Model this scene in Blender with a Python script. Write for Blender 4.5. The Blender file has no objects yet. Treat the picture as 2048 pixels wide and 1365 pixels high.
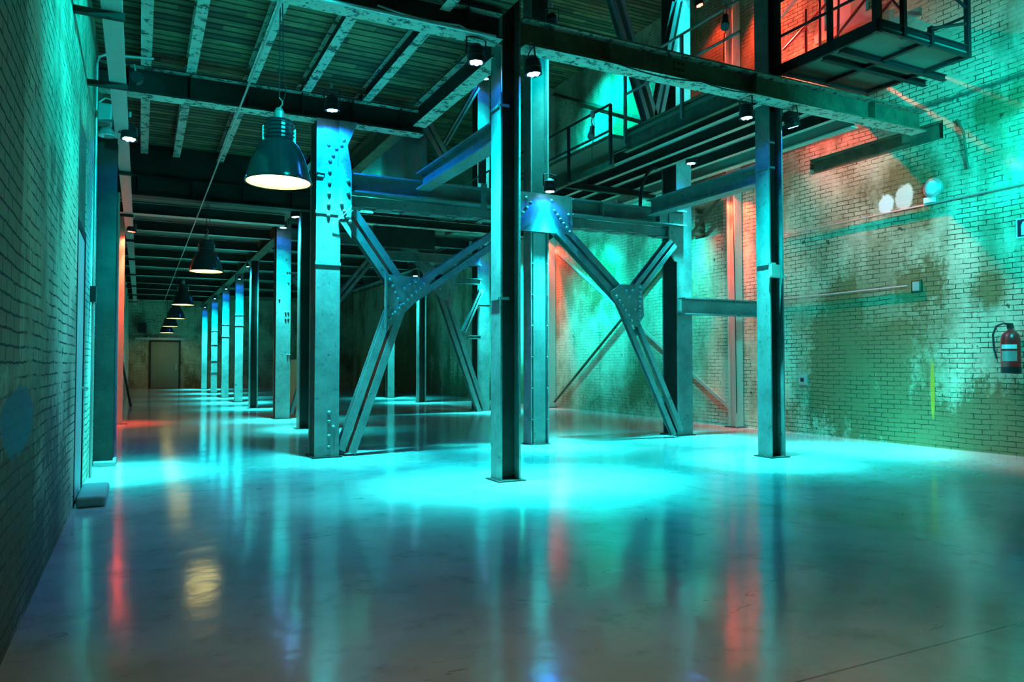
import bpy, bmesh, math, random
from mathutils import Vector, Matrix
random.seed(7)
D = bpy.data; S = bpy.context.scene; C = S.collection
PI = math.pi
# ------------------------------------------------------------------ materials
class NT:
    def __init__(s, name):
        m = D.materials.new(name); m.use_nodes = True
        s.m = m; s.t = m.node_tree; s.n = s.t.nodes; s.l = s.t.links
        s.b = s.n['Principled BSDF']; s.out = s.n['Material Output']
    def new(s, typ, **kw):
        n = s.n.new(typ)
        for k, v in kw.items(): setattr(n, k, v)
        return n
    def put(s, sock, v):
        if isinstance(v, bpy.types.NodeSocket): s.l.new(v, sock)
        elif isinstance(v, (tuple, list)) and len(v) == 3 and sock.type == 'RGBA': sock.default_value = (*v, 1)
        else: sock.default_value = v
    def math(s, op, a, b=0.0, c=None, clamp=False):
        n = s.new('ShaderNodeMath', operation=op, use_clamp=clamp)
        s.put(n.inputs[0], a); s.put(n.inputs[1], b)
        if c is not None: s.put(n.inputs[2], c)
        return n.outputs[0]
    def pos(s):
        if not hasattr(s, '_p'): s._p = s.new('ShaderNodeNewGeometry').outputs['Position']
        return s._p
    def sep(s):
        if not hasattr(s, '_s'):
            n = s.new('ShaderNodeSeparateXYZ'); s.l.new(s.pos(), n.inputs[0]); s._s = n.outputs
        return s._s
    def comb(s, x=0.0, y=0.0, z=0.0):
        n = s.new('ShaderNodeCombineXYZ')
        for i, v in enumerate((x, y, z)): s.put(n.inputs[i], v)
        return n.outputs[0]
    def vmul(s, v, k):
        n = s.new('ShaderNodeVectorMath', operation='MULTIPLY'); s.put(n.inputs[0], v); n.inputs[1].default_value = k
        return n.outputs[0]
    def noise(s, scale, detail=6, rough=.6, vec=None, dist=0.0):
        n = s.new('ShaderNodeTexNoise'); n.inputs['Scale'].default_value = scale
        n.inputs['Detail'].default_value = detail; n.inputs['Roughness'].default_value = rough
        n.inputs['Distortion'].default_value = dist
        s.put(n.inputs['Vector'], vec if vec is not None else s.pos())
        return n.outputs['Fac']
    def ramp(s, v, a, b, lo=0.0, hi=1.0):
        n = s.new('ShaderNodeMapRange'); n.interpolation_type = 'SMOOTHSTEP'
        for i, q in enumerate((v, a, b, lo, hi)): s.put(n.inputs[i], q)
        return n.outputs[0]
    def mix(s, f, a, b):
        n = s.new('ShaderNodeMix', data_type='RGBA')
        s.put(n.inputs[0], f); s.put(n.inputs[6], a); s.put(n.inputs[7], b)
        return n.outputs[2]
    def bump(s, h, strength=.4, dist=.02):
        n = s.new('ShaderNodeBump'); n.inputs['Strength'].default_value = strength; n.inputs['Distance'].default_value = dist
        s.put(n.inputs['Height'], h); s.l.new(n.outputs[0], s.b.inputs['Normal'])
    def fin(s, col, rough=.5, metal=0.0, spec=.5):
        s.put(s.b.inputs['Base Color'], col); s.put(s.b.inputs['Roughness'], rough)
        s.put(s.b.inputs['Metallic'], metal); s.b.inputs['Specular IOR Level'].default_value = spec
        return s.m

def steel(name, c1, c2, c3, rough=.42, scale=3.0):
    t = NT(name)
    a = t.ramp(t.noise(scale, 8, .65), .35, .68)
    g = t.noise(40, 4, .6, t.vmul(t.pos(), (1, 1, .25)))
    b = t.ramp(t.noise(9, 8, .75), .56, .70)
    col = t.mix(a, c1, c2); col = t.mix(b, col, c3)
    col = t.mix(t.ramp(g, .45, .8, 0, .2), col, (.05, .045, .04))
    t.bump(t.noise(30, 6, .7), .25, .01)
    return t.fin(col, t.ramp(g, .3, .7, rough - .08, rough + .15), .25 if rough < .5 else 0, .5 if rough < .5 else .15)
def plain(name, c, rough=.5, metal=0.0, var=.25, scale=12):
    t = NT(name)
    dk = tuple(x * (1 - var) for x in c)
    return t.fin(t.mix(t.noise(scale, 5), c, dk), rough, metal)
def emis(name, c, strength):
    t = NT(name); t.b.inputs['Base Color'].default_value = (*c, 1)
    t.b.inputs['Emission Color'].default_value = (*c, 1); t.b.inputs['Emission Strength'].default_value = strength
    return t.m
M = {}
M['steel'] = steel('blue_grey_painted_steel', (.20, .205, .195), (.13, .138, .132), (.06, .052, .04))
M['steel_dark'] = steel('dark_weathered_and_shaded_steel', (.03, .03, .026), (.018, .018, .015), (.05, .035, .02), .6)  # weathered dark steel; on column webs the tone paints in shade
M['steel_rust'] = steel('rusty_brown_steel', (.15, .12, .07), (.08, .065, .045), (.05, .04, .03), .6)
def peel():
    t = NT('peeling_white_paint_on_steel')
    a = t.ramp(t.noise(7, 10, .82), .44, .49)
    col = t.mix(a, (.07, .06, .045), (.52, .52, .42))
    t.bump(a, .3, .006)
    return t.fin(col, .7)
M['peel'] = peel()
M['cream_steel'] = plain('cream_painted_steel', (.45, .44, .36), .5)
M['black'] = plain('black_metal', (.025, .025, .027), .4, .3)
M['shade'] = plain('black_enamel', (.035, .037, .045), .18, .2, .1)
M['shade_in'] = plain('white_enamel', (.8, .78, .7), .4)
M['alu'] = plain('grey_galvanised_metal', (.5, .5, .46), .38, .5)
M['tray'] = plain('light_grey_cable_tray', (.46, .43, .38), .45, .1)
M['cable'] = plain('black_cable', (.02, .02, .02), .5)
M['lens_c'] = emis('cyan_led_lens', (.25, .62, 1), 26)
M['lens_r'] = emis('red_led_lens', (1, .10, .06), 14)
M['glow'] = emis('warm_pendant_diffuser', (1, .80, .22), 8)
M['door'] = plain('pale_painted_door', (.48, .52, .46), .45)
M['door_dim'] = plain('olive_grey_door', (.16, .18, .12), .45)
M['red'] = plain('red_enamel_and_red_light', (.50, .02, .02), .3)  # extinguisher enamel; also paints red light onto the stair rails
M['label_w'] = plain('white_label', (.7, .7, .7), .5, 0, .05)
M['sheet'] = plain('off_white_fabric', (.55, .53, .42), .8, 0, .3, 2)
M['ply'] = plain('pale_plywood', (.62, .45, .25), .6, 0, .2, 4)
M['rubber'] = plain('grey_concrete_step', (.26, .27, .26), .5)
M['sign_blk'] = plain('dark_sign_face', (.03, .01, .02), .5)

def brick(name, axis, blobs, brown, seed=0.0, courses=.0745, plaster=None, bare=None, joint=.5):
    """white-washed brick with worn and stained areas; blobs = (y, z, ry, rz, strength)"""
    t = NT(name); s = t.sep(); u = s[axis]; z = s[2]
    v = t.comb(u, z, 0.0)
    wz = t.math('MULTIPLY_ADD', t.noise(1.3, 3, .5), .05, t.math('MULTIPLY_ADD', t.noise(14, 4, .7), .022, z))
    vb = t.comb(t.math('MULTIPLY_ADD', t.noise(12, 4, .7), .05, u), wz, 0.0)
    br = t.new('ShaderNodeTexBrick'); br.offset = .5
    t.put(br.inputs['Vector'], vb); br.inputs['Scale'].default_value = 1
    br.inputs['Brick Width'].default_value = .235; br.inputs['Row Height'].default_value = courses
    br.inputs['Mortar Size'].default_value = .007; br.inputs['Mortar Smooth'].default_value = .35
    br.inputs['Color1'].default_value = (.25, .25, .25, 1); br.inputs['Color2'].default_value = (1, 1, 1, 1)
    br.inputs['Mortar'].default_value = (0, 0, 0, 1)
    fac = br.outputs['Fac']; tone = br.outputs['Color']
    big = t.noise(.55 + seed * .01, 7, .62, t.vmul(v, (1, .8, 1)))
    streak = t.noise(1.6, 6, .65, t.vmul(v, (1, .22, 1)))
    fine = t.noise(11, 8, .75)
    stain = t.ramp(t.math('ADD', t.math('MULTIPLY', big, .6), t.math('MULTIPLY', streak, .4)), .45, .60, 0, .75)
    for (by, bz, ry, rz, k) in blobs:
        dy = t.math('DIVIDE', t.math('SUBTRACT', u, by), ry); dz = t.math('DIVIDE', t.math('SUBTRACT', z, bz), rz)
        d = t.math('SQRT', t.math('ADD', t.math('MULTIPLY', dy, dy), t.math('MULTIPLY', dz, dz)))
        d = t.math('ADD', d, t.math('MULTIPLY', t.math('SUBTRACT', fine, .5), 1.5))
        d = t.math('ADD', d, t.math('MULTIPLY', t.math('SUBTRACT', streak, .5), 3.2))
        stain = t.math('ADD', stain, t.ramp(d, .2, 1.5, k, 0))
    stain = t.math('MINIMUM', stain, 1.0)
    paint = t.mix(t.ramp(tone, 0, 1, 0, .35), (.60, .60, .43), (.40, .40, .28))
    paint = t.mix(t.ramp(fine, .50, .72, 0, .55), paint, (.30, .27, .18))
    col = t.mix(stain, paint, brown)
    # open joints show where the wash has gone
    wear = t.ramp(t.noise(2.2, 6, .7), .40, .55, joint * .45, 1)
    if plaster:
        wear = t.math('MULTIPLY', wear, t.ramp(u, plaster[0], plaster[0] + 1.5, 1, .6))
    col = t.mix(t.math('MULTIPLY', fac, wear), col, (.035, .03, .02))
    pits = t.ramp(t.noise(5, 3, .5), .70, .74)
    col = t.mix(t.math('MULTIPLY', pits, .85), col, (.02, .018, .012))
    if bare:
        y0, z0, z1 = bare
        bm_ = t.math('MULTIPLY', t.math('LESS_THAN', t.math('MULTIPLY_ADD', fine, .05, u), y0), t.math('GREATER_THAN', t.math('MULTIPLY_ADD', fine, .06, z), z0))
        raw = t.mix(fac, t.mix(fine, (.34, .26, .17), (.17, .13, .085)), (.02, .017, .013))
        col = t.mix(bm_, col, raw)
    t.wall_extra = col
    h = t.math('ADD', t.math('MULTIPLY', t.math('MULTIPLY', fac, wear), -1.0), t.math('MULTIPLY', fine, .45))
    t.bump(h, .75, .014)
    return t, col
def blob_mask(t, u, z, by, bz, ry, rz, ns=6):
    fine = t.noise(ns, 6, .7)
    dy = t.math('DIVIDE', t.math('SUBTRACT', u, by), ry); dz = t.math('DIVIDE', t.math('SUBTRACT', z, bz), rz)
    d = t.math('SQRT', t.math('ADD', t.math('MULTIPLY', dy, dy), t.math('MULTIPLY', dz, dz)))
    d = t.math('ADD', d, t.math('MULTIPLY', t.math('SUBTRACT', fine, .5), 1.3))
    return t.ramp(d, .8, 1.05, 1, 0)

t, col = brick('whitewashed_brick_right', 1, [
    (8.5, 2.2, 1.35, 1.7, .8), (7.9, 4.25, .9, .5, .7), (8.3, .7, 1.6, .8, .7), (7.62, 2.55, .35, .4, 1.0),
    (6.2, .15, 3.2, .7, 1.0), (6.6, 5.0, 1.6, .45, .5), (13.4, 3.2, 1.0, 1.3, .75), (14.5, 1.0, 1.1, 1.0, .5), (17, 3.8, .9, 1.2, .6),
    (12.4, 7.5, 2.5, 1.8, .9), (15.5, 6.8, 1.0, 1.3, .6), (6.55, 2.35, .25, .3, .9), (24, .3, 7, .9, .9), (32, 1.5, 4.5, 3.0, .9), (9.05, 2.2, .3, .5, .8)],
    (.15, .125, .055), plaster=(11.8,))
s = t.sep()
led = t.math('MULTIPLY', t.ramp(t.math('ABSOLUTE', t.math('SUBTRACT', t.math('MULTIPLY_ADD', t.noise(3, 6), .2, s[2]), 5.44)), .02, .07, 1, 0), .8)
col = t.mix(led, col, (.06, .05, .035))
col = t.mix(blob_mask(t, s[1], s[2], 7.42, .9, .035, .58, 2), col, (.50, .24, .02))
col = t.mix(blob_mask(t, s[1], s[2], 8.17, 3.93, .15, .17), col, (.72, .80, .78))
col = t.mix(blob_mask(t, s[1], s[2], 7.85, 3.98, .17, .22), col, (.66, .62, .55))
M['brick_r'] = t.fin(col, .8, 0, .25)
t, col = brick('whitewashed_brick_left', 1, [(5.0, .2, 2.3, .6, .9), (7.2, 1.0, .7, .4, .5), (4.6, 1.0, 1.3, .6, .6), (3, .6, 1.2, .7, .9), (5.6, 2.4, .8, .8, .4), (20, 3, 8, 3, .8)], (.10, .085, .055), 3, bare=(4.30, 1.32, 3), joint=.2)
s = t.sep()
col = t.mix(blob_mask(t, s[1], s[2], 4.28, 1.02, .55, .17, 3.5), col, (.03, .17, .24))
M['brick_l'] = t.fin(col, .75, 0, .3)
t, col = brick('dim_brick_end', 0, [(1, 1, 4, 2, .5)], (.15, .12, .07), 9)
M['brick_e'] = t.fin(col, .8, 0, .3)
def planks():
    t = NT('rough_ceiling_boards'); s = t.sep()
    y = t.math('DIVIDE', s[1], .15); cell = t.math('FLOOR', y); fr = t.math('FRACT', y)
    rnd = t.new('ShaderNodeTexWhiteNoise', noise_dimensions='2D')
    seg = t.math('FLOOR', t.math('ADD', t.math('DIVIDE', s[0], 1.9), t.math('MULTIPLY', cell, .37)))
    t.put(rnd.inputs['Vector'], t.comb(cell, seg, 0.0))
    r = rnd.outputs['Value']
    grain = t.noise(8, 8, .75, t.vmul(t.pos(), (.35, 8, 1)))
    col = t.mix(r, (.36, .28, .12), (.08, .06, .028))
    col = t.mix(t.ramp(grain, .42, .60, 0, .9), col, (.07, .055, .03))
    gap = t.math('GREATER_THAN', t.math('ABSOLUTE', t.math('SUBTRACT', fr, .5)), t.math('MULTIPLY_ADD', r, -.16, .44))
    col = t.mix(gap, col, (.01, .009, .006))
    col = t.mix(t.ramp(t.noise(1.4, 4), .56, .7, 0, .8), col, (.05, .04, .025))
    h = t.math('SUBTRACT', t.math('ADD', t.math('MULTIPLY', grain, .5), t.math('MULTIPLY', r, .5)), gap)
    t.bump(h, .9, .03)
    return t.fin(col, .85)
M['planks'] = planks()
M['deck_under'] = plain('dull_deck_sheeting', (.17, .17, .12), .7, 0, .45, 3)
def concrete():
    t = NT('polished_concrete_floor'); s = t.sep()
    n1 = t.noise(.55, 7, .6); n2 = t.noise(3, 8, .68); n3 = t.noise(22, 4, .6)
    col = t.mix(t.ramp(n1, .35, .68), (.38, .37, .35), (.25, .245, .23))
    col = t.mix(t.ramp(n2, .50, .72, 0, .5), col, (.15, .14, .12))
    for ax, c, w in ((1, 2.23, .006), (0, 5.2, .004), (1, 8.25, .004), (0, 8.6, .004), (1, 14.0, .006)):
        k = t.math('LESS_THAN', t.math('ABSOLUTE', t.math('SUBTRACT', s[ax], c)), w)
        col = t.mix(t.math('MULTIPLY', k, .8), col, (.06, .055, .05))
    rip = t.noise(5.5, 4, .55, t.vmul(t.pos(), (.45, 1, 1)), .6)
    t.bump(t.math('ADD', t.math('MULTIPLY', t.noise(2.2, 3, .5), .6), t.math('MULTIPLY', rip, .14)), .22, .03)
    sc = t.ramp(t.noise(2.6, 9, .75, t.vmul(t.pos(), (.5, 1, 1)), 1.2), .33, .37, .55, 0)
    col = t.mix(sc, col, (.07, .065, .055))
    r = t.math('MULTIPLY_ADD', n2, .14, .06)
    return t.fin(col, r, 0, .55)
M['floor'] = concrete()

# ------------------------------------------------------------------ mesh helpers
ORG = {}
def obj(name, bm, mat, parent=None, origin=None, down=None, smooth=False):
    """one mesh object; geometry is given in world coordinates"""
    if parent is not None: o0 = ORG[parent.name]
    else: o0 = Vector(origin) if origin is not None else Vector((0, 0, 0))
    bmesh.ops.translate(bm, verts=bm.verts, vec=-o0)
    bmesh.ops.recalc_face_normals(bm, faces=bm.faces)
    me = D.meshes.new(name); me.materials.append(M[mat])
    if down:
        me.materials.append(M[down]); bm.normal_update()
        for f in bm.faces:
            if f.normal.z < -.85: f.material_index = 1
    if smooth:
        for f in bm.faces: f.smooth = True
    bm.to_mesh(me); bm.free()
    o = D.objects.new(name, me); C.objects.link(o)
    if parent is not None: o.parent = parent
    else: o.location = o0
    ORG[o.name] = o0
    return o
def tag(o, label, cat, group=None):
    o['label'] = label; o['category'] = cat
    if group: o['group'] = group
    return o
def thing(name, label, cat, loc, group=None):
    o = D.objects.new(name, None); C.objects.link(o); o.location = loc; o.empty_display_size = .2
    ORG[o.name] = Vector(loc)
    return tag(o, label, cat, group)
def struct(name, bm, mat, parent=None, **kw):
    o = obj(name, bm, mat, parent, **kw)
    if parent is None: o['kind'] = 'structure'
    return o
def B(): return bmesh.new()
def box(bm, x0, x1, y0, y1, z0, z1):
    r = bmesh.ops.create_cube(bm, size=1)
    for v in r['verts']:
        v.co = Vector(((x0 + x1) / 2 + v.co.x * (x1 - x0), (y0 + y1) / 2 + v.co.y * (y1 - y0), (z0 + z1) / 2 + v.co.z * (z1 - z0)))
    return bm
def sweep(bm, p, q, poly, up=(0, 0, 1)):
    """extrude a closed 2D outline (side, up) from p to q"""
    p = Vector(p); q = Vector(q); d = (q - p).normalized(); up = Vector(up)
    sd = d.cross(up).normalized(); u = sd.cross(d).normalized()
    a = [bm.verts.new(p + sd * x + u * y) for x, y in poly]
    b = [bm.verts.new(q + sd * x + u * y) for x, y in poly]
    n = len(poly)
    for i in range(n): bm.faces.new((a[i], a[(i + 1) % n], b[(i + 1) % n], b[i]))
    bm.faces.new(a); bm.faces.new(b[::-1])
    return bm
def H(w, h, tf=.018, tw=.014):
    a, b = w / 2, h / 2; c = tw / 2
    return [(-a, -b), (a, -b), (a, -b + tf), (c, -b + tf), (c, b - tf), (a, b - tf), (a, b), (-a, b), (-a, b - tf), (-c, b - tf), (-c, -b + tf), (-a, -b + tf)]
def U(w, h, t=.014):      # channel, web on the left
    a, b = w / 2, h / 2
    return [(-a, -b), (a, -b), (a, -b + t), (-a + t, -b + t), (-a + t, b - t), (a, b - t), (a, b), (-a, b)]
def U2(w, h, t=.014):     # channel, web on the right
    return [(-x, y) for x, y in U(w, h, t)][::-1]
def L(w, t=.012): return [(0, 0), (w, 0), (w, t), (t, t), (t, w), (0, w)]
def R(w, h): return [(-w / 2, -h / 2), (w / 2, -h / 2), (w / 2, h / 2), (-w / 2, h / 2)]
def off(poly, dx, dy): return [(x + dx, y + dy) for x, y in poly]
def O(r, n=12): return [(r * math.cos(2 * PI * i / n), r * math.sin(2 * PI * i / n)) for i in range(n)]
def tube(bm, pts, r, n=8):
    pts = [Vector(p) for p in pts]; rings = []
    for i, p in enumerate(pts):
        d = (pts[min(i + 1, len(pts) - 1)] - pts[max(i - 1, 0)]).normalized()
        up = Vector((0, 0, 1)) if abs(d.z) < .9 else Vector((0, 1, 0))
        s = d.cross(up).normalized(); u = s.cross(d)
        rings.append([bm.verts.new(p + (s * math.cos(a) + u * math.sin(a)) * r) for a in [2 * PI * k / n for k in range(n)]])
    for a, b in zip(rings, rings[1:]):
        for k in range(n): bm.faces.new((a[k], a[(k + 1) % n], b[(k + 1) % n], b[k]))
    bm.faces.new(rings[0]); bm.faces.new(rings[-1][::-1])
    return bm
def lathe(bm, c, prof, n=32, axis='z', cap=False):
    """prof = (radius, height) pairs"""
    c = Vector(c); rings = []
    for r, h in prof:
        ring = []
        for k in range(n):
            a = 2 * PI * k / n; x, y = r * math.cos(a), r * math.sin(a)
            v = Vector((x, y, h)) if axis == 'z' else (Vector((x, h, y)) if axis == 'y' else Vector((h, x, y)))
            ring.append(bm.verts.new(c + v))
        rings.append(ring)
    for a, b in zip(rings, rings[1:]):
        for k in range(n): bm.faces.new((a[k], a[(k + 1) % n], b[(k + 1) % n], b[k]))
    if cap: bm.faces.new(rings[0]); bm.faces.new(rings[-1][::-1])
    return bm
def plate(bm, pts, y0, y1):
    """polygon in the XZ plane given thickness along Y"""
    a = [bm.verts.new((x, y0, z)) for x, z in pts]; b = [bm.verts.new((x, y1, z)) for x, z in pts]; n = len(pts)
    for i in range(n): bm.faces.new((a[i], a[(i + 1) % n], b[(i + 1) % n], b[i]))
    bm.faces.new(a); bm.faces.new(b[::-1])
    return bm
def bevel(bm, w, seg=2):
    bmesh.ops.bevel(bm, geom=list(bm.edges), offset=w, segments=seg, affect='EDGES', profile=.5)
    return bm
# shared rivet head, dome towards -Y
rb = B(); lathe(rb, (0, 0, 0), [(.021, .004), (.021, 0), (.018, -.011), (.010, -.018), (.001, -.020)], 12, 'y')
bmesh.ops.recalc_face_normals(rb, faces=rb.faces)
RIV = D.meshes.new('rivet'); RIV.materials.append(M['steel']); rb.to_mesh(RIV); rb.free()
for p in RIV.polygons: p.use_smooth = True
RIVD = RIV.copy(); RIVD.materials[0] = M['steel_dark']
def rivets(parent, pts, y, s=1.0, dark=False, name='rivet'):
    for x, z in pts:
        o = D.objects.new(name, RIVD if dark else RIV); C.objects.link(o); o.parent = parent
        o.location = Vector((x, y, z)) - ORG[parent.name]; o.scale = (s, s, s)
def line(x0, z0, x1, z1, n): return [(x0 + (x1 - x0) * i / (n - 1), z0 + (z1 - z0) * i / (n - 1)) for i in range(n)]

# ------------------------------------------------------------------ setting
LX, RX, EY, BY, TOP = -.52, 11.0, 42.5, -3.0, 9.6
struct('floor', box(B(), LX - .4, RX + .4, BY, EY + .3, -.2, 0), 'floor')
def wall_x(x, thick, y0, y1, z0, z1, holes):
    """wall slab facing along X with recesses (y0,y1,z0,z1,depth); thick is signed away from the room"""
    ys = sorted({y0, y1, *[h[0] for h in holes], *[h[1] for h in holes]}); zs = sorted({z0, z1, *[h[2] for h in holes], *[h[3] for h in holes]})
    bm = B()
    def q(*p): bm.faces.new([bm.verts.new(v) for v in p])
    for a, b in zip(ys, ys[1:]):
        for c, d in zip(zs, zs[1:]):
            m = ((a + b) / 2, (c + d) / 2); dep = 0
            for h in holes:
                if h[0] < m[0] < h[1] and h[2] < m[1] < h[3]: dep = h[4]
            X = x + (dep if thick > 0 else -dep)
            q((X, a, c), (X, b, c), (X, b, d), (X, a, d))
    for h in holes:
        X = x + (h[4] if thick > 0 else -h[4])
        for (a, b) in (((h[0], h[2]), (h[1], h[2])), ((h[1], h[2]), (h[1], h[3])), ((h[1], h[3]), (h[0], h[3])), ((h[0], h[3]), (h[0], h[2]))):
            q((x, *a), (x, *b), (X, *b), (X, *a))
    T = x + thick
    q((T, y0, z0), (T, y1, z0), (T, y1, z1), (T, y0, z1))
    for (a, b) in (((y0, z0), (y1, z0)), ((y1, z0), (y1, z1)), ((y1, z1), (y0, z1)), ((y0, z1), (y0, z0))):
        q((x, *a), (x, *b), (T, *b), (T, *a))
    bmesh.ops.remove_doubles(bm, verts=bm.verts, dist=.0001)
    return bm
struct('wall_right', wall_x(RX, .45, BY, EY, 0, TOP, [(7.18, 9.72, 4.76, 5.05, .16), (12.0, 12.9, 4.05, 4.75, .25), (7.56, 7.75, 2.42, 2.62, .08)]), 'brick_r')
struct('wall_left', wall_x(LX, -.4, BY, EY, 0, TOP, [(7.75, 8.85, 0, 3.6, .03)]), 'brick_l')
struct('wall_end', box(B(), LX - .4, RX + .45, EY, EY + .3, 0, TOP), 'brick_e')
struct('wall_back', box(B(), LX - .4, RX + .45, BY - .3, BY, 0, TOP), 'brick_e')
# boards over the near bays, over the side aisle and the roof
c = box(B(), LX, 3.62, BY, 14.95, 5.24, 5.30); box(c, 3.62, RX, BY, 6.0, 9.3, 9.36)
struct('ceiling', c, 'planks')
struct('ceiling_aisle', box(B(), LX, 2.95, 14.95, EY, 4.56, 4.62), 'deck_under')
struct('ceiling_hall', box(B(), 2.95, 8.3, 18.4, EY, 4.74, 4.80), 'deck_under')
struct('ceiling_roof', box(B(), LX, RX, 6.0, EY, TOP - .05, TOP + .05), 'planks')
struct('trim_1', box(B(), LX, 2.95, 14.8, 14.95, 4.62, 5.24), 'steel_dark')

# recessed lintel girder in the right wall
o = obj('lintel_beam', sweep(B(), (RX + .085, 7.2, 4.905), (RX + .085, 9.7, 4.905), H(.14, .27)), 'steel_rust', origin=(RX + .085, 8.4, 4.77))
tag(o, 'rusty steel lintel set in a long slot high in the right brick wall', 'beam')
# door in the left wall
dr = thing('metal_door', 'tall flush grey door in the left brick wall beside the grey floor step', 'door', (LX - .03, 8.3, 0))
dr['kind'] = 'structure'; dr.name = 'door_1'; ORG['door_1'] = Vector(dr.location)
del dr['label']; del dr['category']
obj('door_leaf', box(B(), LX - .028, LX - .006, 7.83, 8.78, .02, 2.55), 'door', dr)
obj('door_frame', box(box(box(B(), LX - .028, LX + .004, 7.75, 7.83, 0, 2.63), LX - .028, LX + .004, 8.78, 8.85, 0, 2.63), LX - .028, LX + .004, 7.83, 8.78, 2.56, 2.63), 'steel_dark', dr)
obj('door_handle', tube(B(), [(LX - .02, 8.66, 1.05), (LX + .05, 8.66, 1.05), (LX + .05, 8.52, 1.05)], .011), 'alu', dr)
obj('panel', box(B(), LX - .028, LX - .008, 7.78, 8.82, 2.65, 3.58), 'steel_rust', dr)
st = obj('floor_step', bevel(box(B(), LX + .02, -.26, 7.72, 8.62, 0, .10), .03, 3), 'rubber', origin=(-.38, 8.1, 0))
tag(st, 'low rounded grey step on the floor in front of the left wall door', 'step')
# end wall double door, with its sliding rail
dr = thing('door_2', '', '', (1.15, EY - .02, 0)); dr['kind'] = 'structure'; del dr['label']; del dr['category']
obj('door_leaf', box(B(), .50, 1.80, EY - .06, EY - .02, .03, 2.40), 'door_dim', dr)
obj('door_frame', box(box(box(B(), .42, .50, EY - .08, EY - .01, 0, 2.48), 1.80, 1.88, EY - .08, EY - .01, 0, 2.48), .50, 1.80, EY - .08, EY - .01, 2.40, 2.48), 'steel_dark', dr)
obj('door_handle', box(B(), 1.66, 1.70, EY - .11, EY - .06, .95, 1.25), 'alu', dr)
o = thing('sliding_door_rail', 'pale horizontal track above the door in the far end wall', 'rail', (.9, EY - .08, 2.5))
obj('rail', box(B(), -.25, 2.05, EY - .14, EY - .04, 2.50, 2.62), 'door', o)
for x in (.0, .35, .85, 1.3): obj('bracket', box(B(), x, x + .06, EY - .12, EY, 2.62, 2.72), 'door', o)
o = thing('loudspeaker', 'small dark loudspeaker high on the far end wall left of the door', 'speaker', (.1, EY - .2, 2.9))
obj('cabinet', bevel(box(B(), -.12, .28, EY - .38, EY - .05, 2.85, 3.35), .02), 'black', o)
obj('bracket', box(B(), .04, .12, EY - .08, EY, 3.0, 3.2), 'alu', o)
# upper doorway in the right wall, over the platform
dr = thing('door_3', '', '', (RX, 9.1, 7.1)); dr['kind'] = 'structure'; del dr['label']; del dr['category']
obj('door_leaf', box(B(), RX - .03, RX - .005, 8.75, 9.30, 7.25, 9.0), 'label_w', dr)
obj('door_frame', box(box(box(B(), RX - .07, RX, 9.30, 9.44, 7.15, 9.1), RX - .07, RX, 8.45, 8.75, 7.15, 9.1), RX - .1, RX, 8.30, 9.5, 7.10, 7.25), 'cream_steel', dr)

# ------------------------------------------------------------------ columns
def box_column(x, y, w, d, h, label, collar=(), z0=0, mat='steel'):
    """built-up column: front and back plates with set-back side webs"""
    t = thing('box_column', label, 'column', (x, y, z0))
    bm = box(B(), x - w / 2, x + w / 2, y - d / 2, y - d / 2 + .02, z0, h)
    box(bm, x - w / 2, x + w / 2, y + d / 2 - .02, y + d / 2, z0, h)
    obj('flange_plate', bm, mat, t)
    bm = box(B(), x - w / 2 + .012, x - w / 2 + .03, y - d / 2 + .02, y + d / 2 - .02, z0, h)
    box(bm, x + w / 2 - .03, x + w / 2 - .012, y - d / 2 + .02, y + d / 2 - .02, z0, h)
    obj('side_web', bm, 'steel_dark', t)  # near-black webs put the shaded column sides into the colour
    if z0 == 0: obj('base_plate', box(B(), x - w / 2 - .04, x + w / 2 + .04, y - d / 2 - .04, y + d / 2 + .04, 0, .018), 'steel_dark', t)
    for z in collar:
        bm = box(B(), x - w / 2 - .01, x + w / 2 + .01, y - d / 2 - .012, y - d / 2, z, z + .045)
        obj('splice_lip', bm, mat, t)
    return t
def h_column(x, y, w, d, h, label, rot=False, bands=(), mat='steel', name='h_column'):
    """rolled H column; flanges face left and right when rot is False"""
    t = thing(name, label, 'column', (x, y, 0))
    for s_ in (-1, 1):
        xa = x + s_ * (w / 2 - .011)
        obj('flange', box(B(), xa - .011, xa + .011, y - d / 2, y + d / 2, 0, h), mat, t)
    obj('web', box(B(), x - w / 2 + .022, x + w / 2 - .022, y - .009, y + .009, 0, h), 'steel_dark', t)  # web coloured near-black for the shade between the flanges
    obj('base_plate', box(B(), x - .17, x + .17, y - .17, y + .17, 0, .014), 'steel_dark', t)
    for z in bands:
        obj('weld_lug', box(box(B(), x - w / 2 - .018, x - w / 2, y - d / 2 + .02, y + d / 2 - .02, z, z + .03), x - w / 2 - .018, x - w / 2 + .1, y - d / 2 - .015, y - d / 2, z, z + .03), mat, t)
    return t
# bent at Y = 10.5
colA = box_column(2.31, 10.52, .335, .40, 4.70, 'broad riveted blue steel column beside the nearest pendant lamp', (2.66, 3.37))
bm = plate(B(), [(2.44, 4.69), (2.70, 4.69), (2.56, 4.35), (2.62, 4.0), (2.62, 3.05), (2.44, 3.3)], 10.27, 10.30)
g = obj('gusset_plate', bm, 'steel', colA)
rivets(colA, line(2.33, 4.12, 2.31, 3.35, 6) + [(2.37, 4.2), (2.41, 4.30), (2.31, 4.34), (2.34, .62), (2.34, .50), (2.40, .42), (2.34, .30), (2.34, .15)], 10.32, 1.35)
rivets(g, [(2.50, 4.42), (2.47, 4.34), (2.57, 3.85), (2.57, 3.68), (2.48, 3.52), (2.52, 3.42), (2.56, 3.34), (2.60, 3.28)], 10.27, 1.35)
bm = box(B(), 2.15, 2.26, 10.29, 10.32, 3.93, 3.96); obj('weld_lug', box(bm, 2.15, 2.24, 10.295, 10.32, 3.88, 3.90), 'steel', colA)
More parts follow.
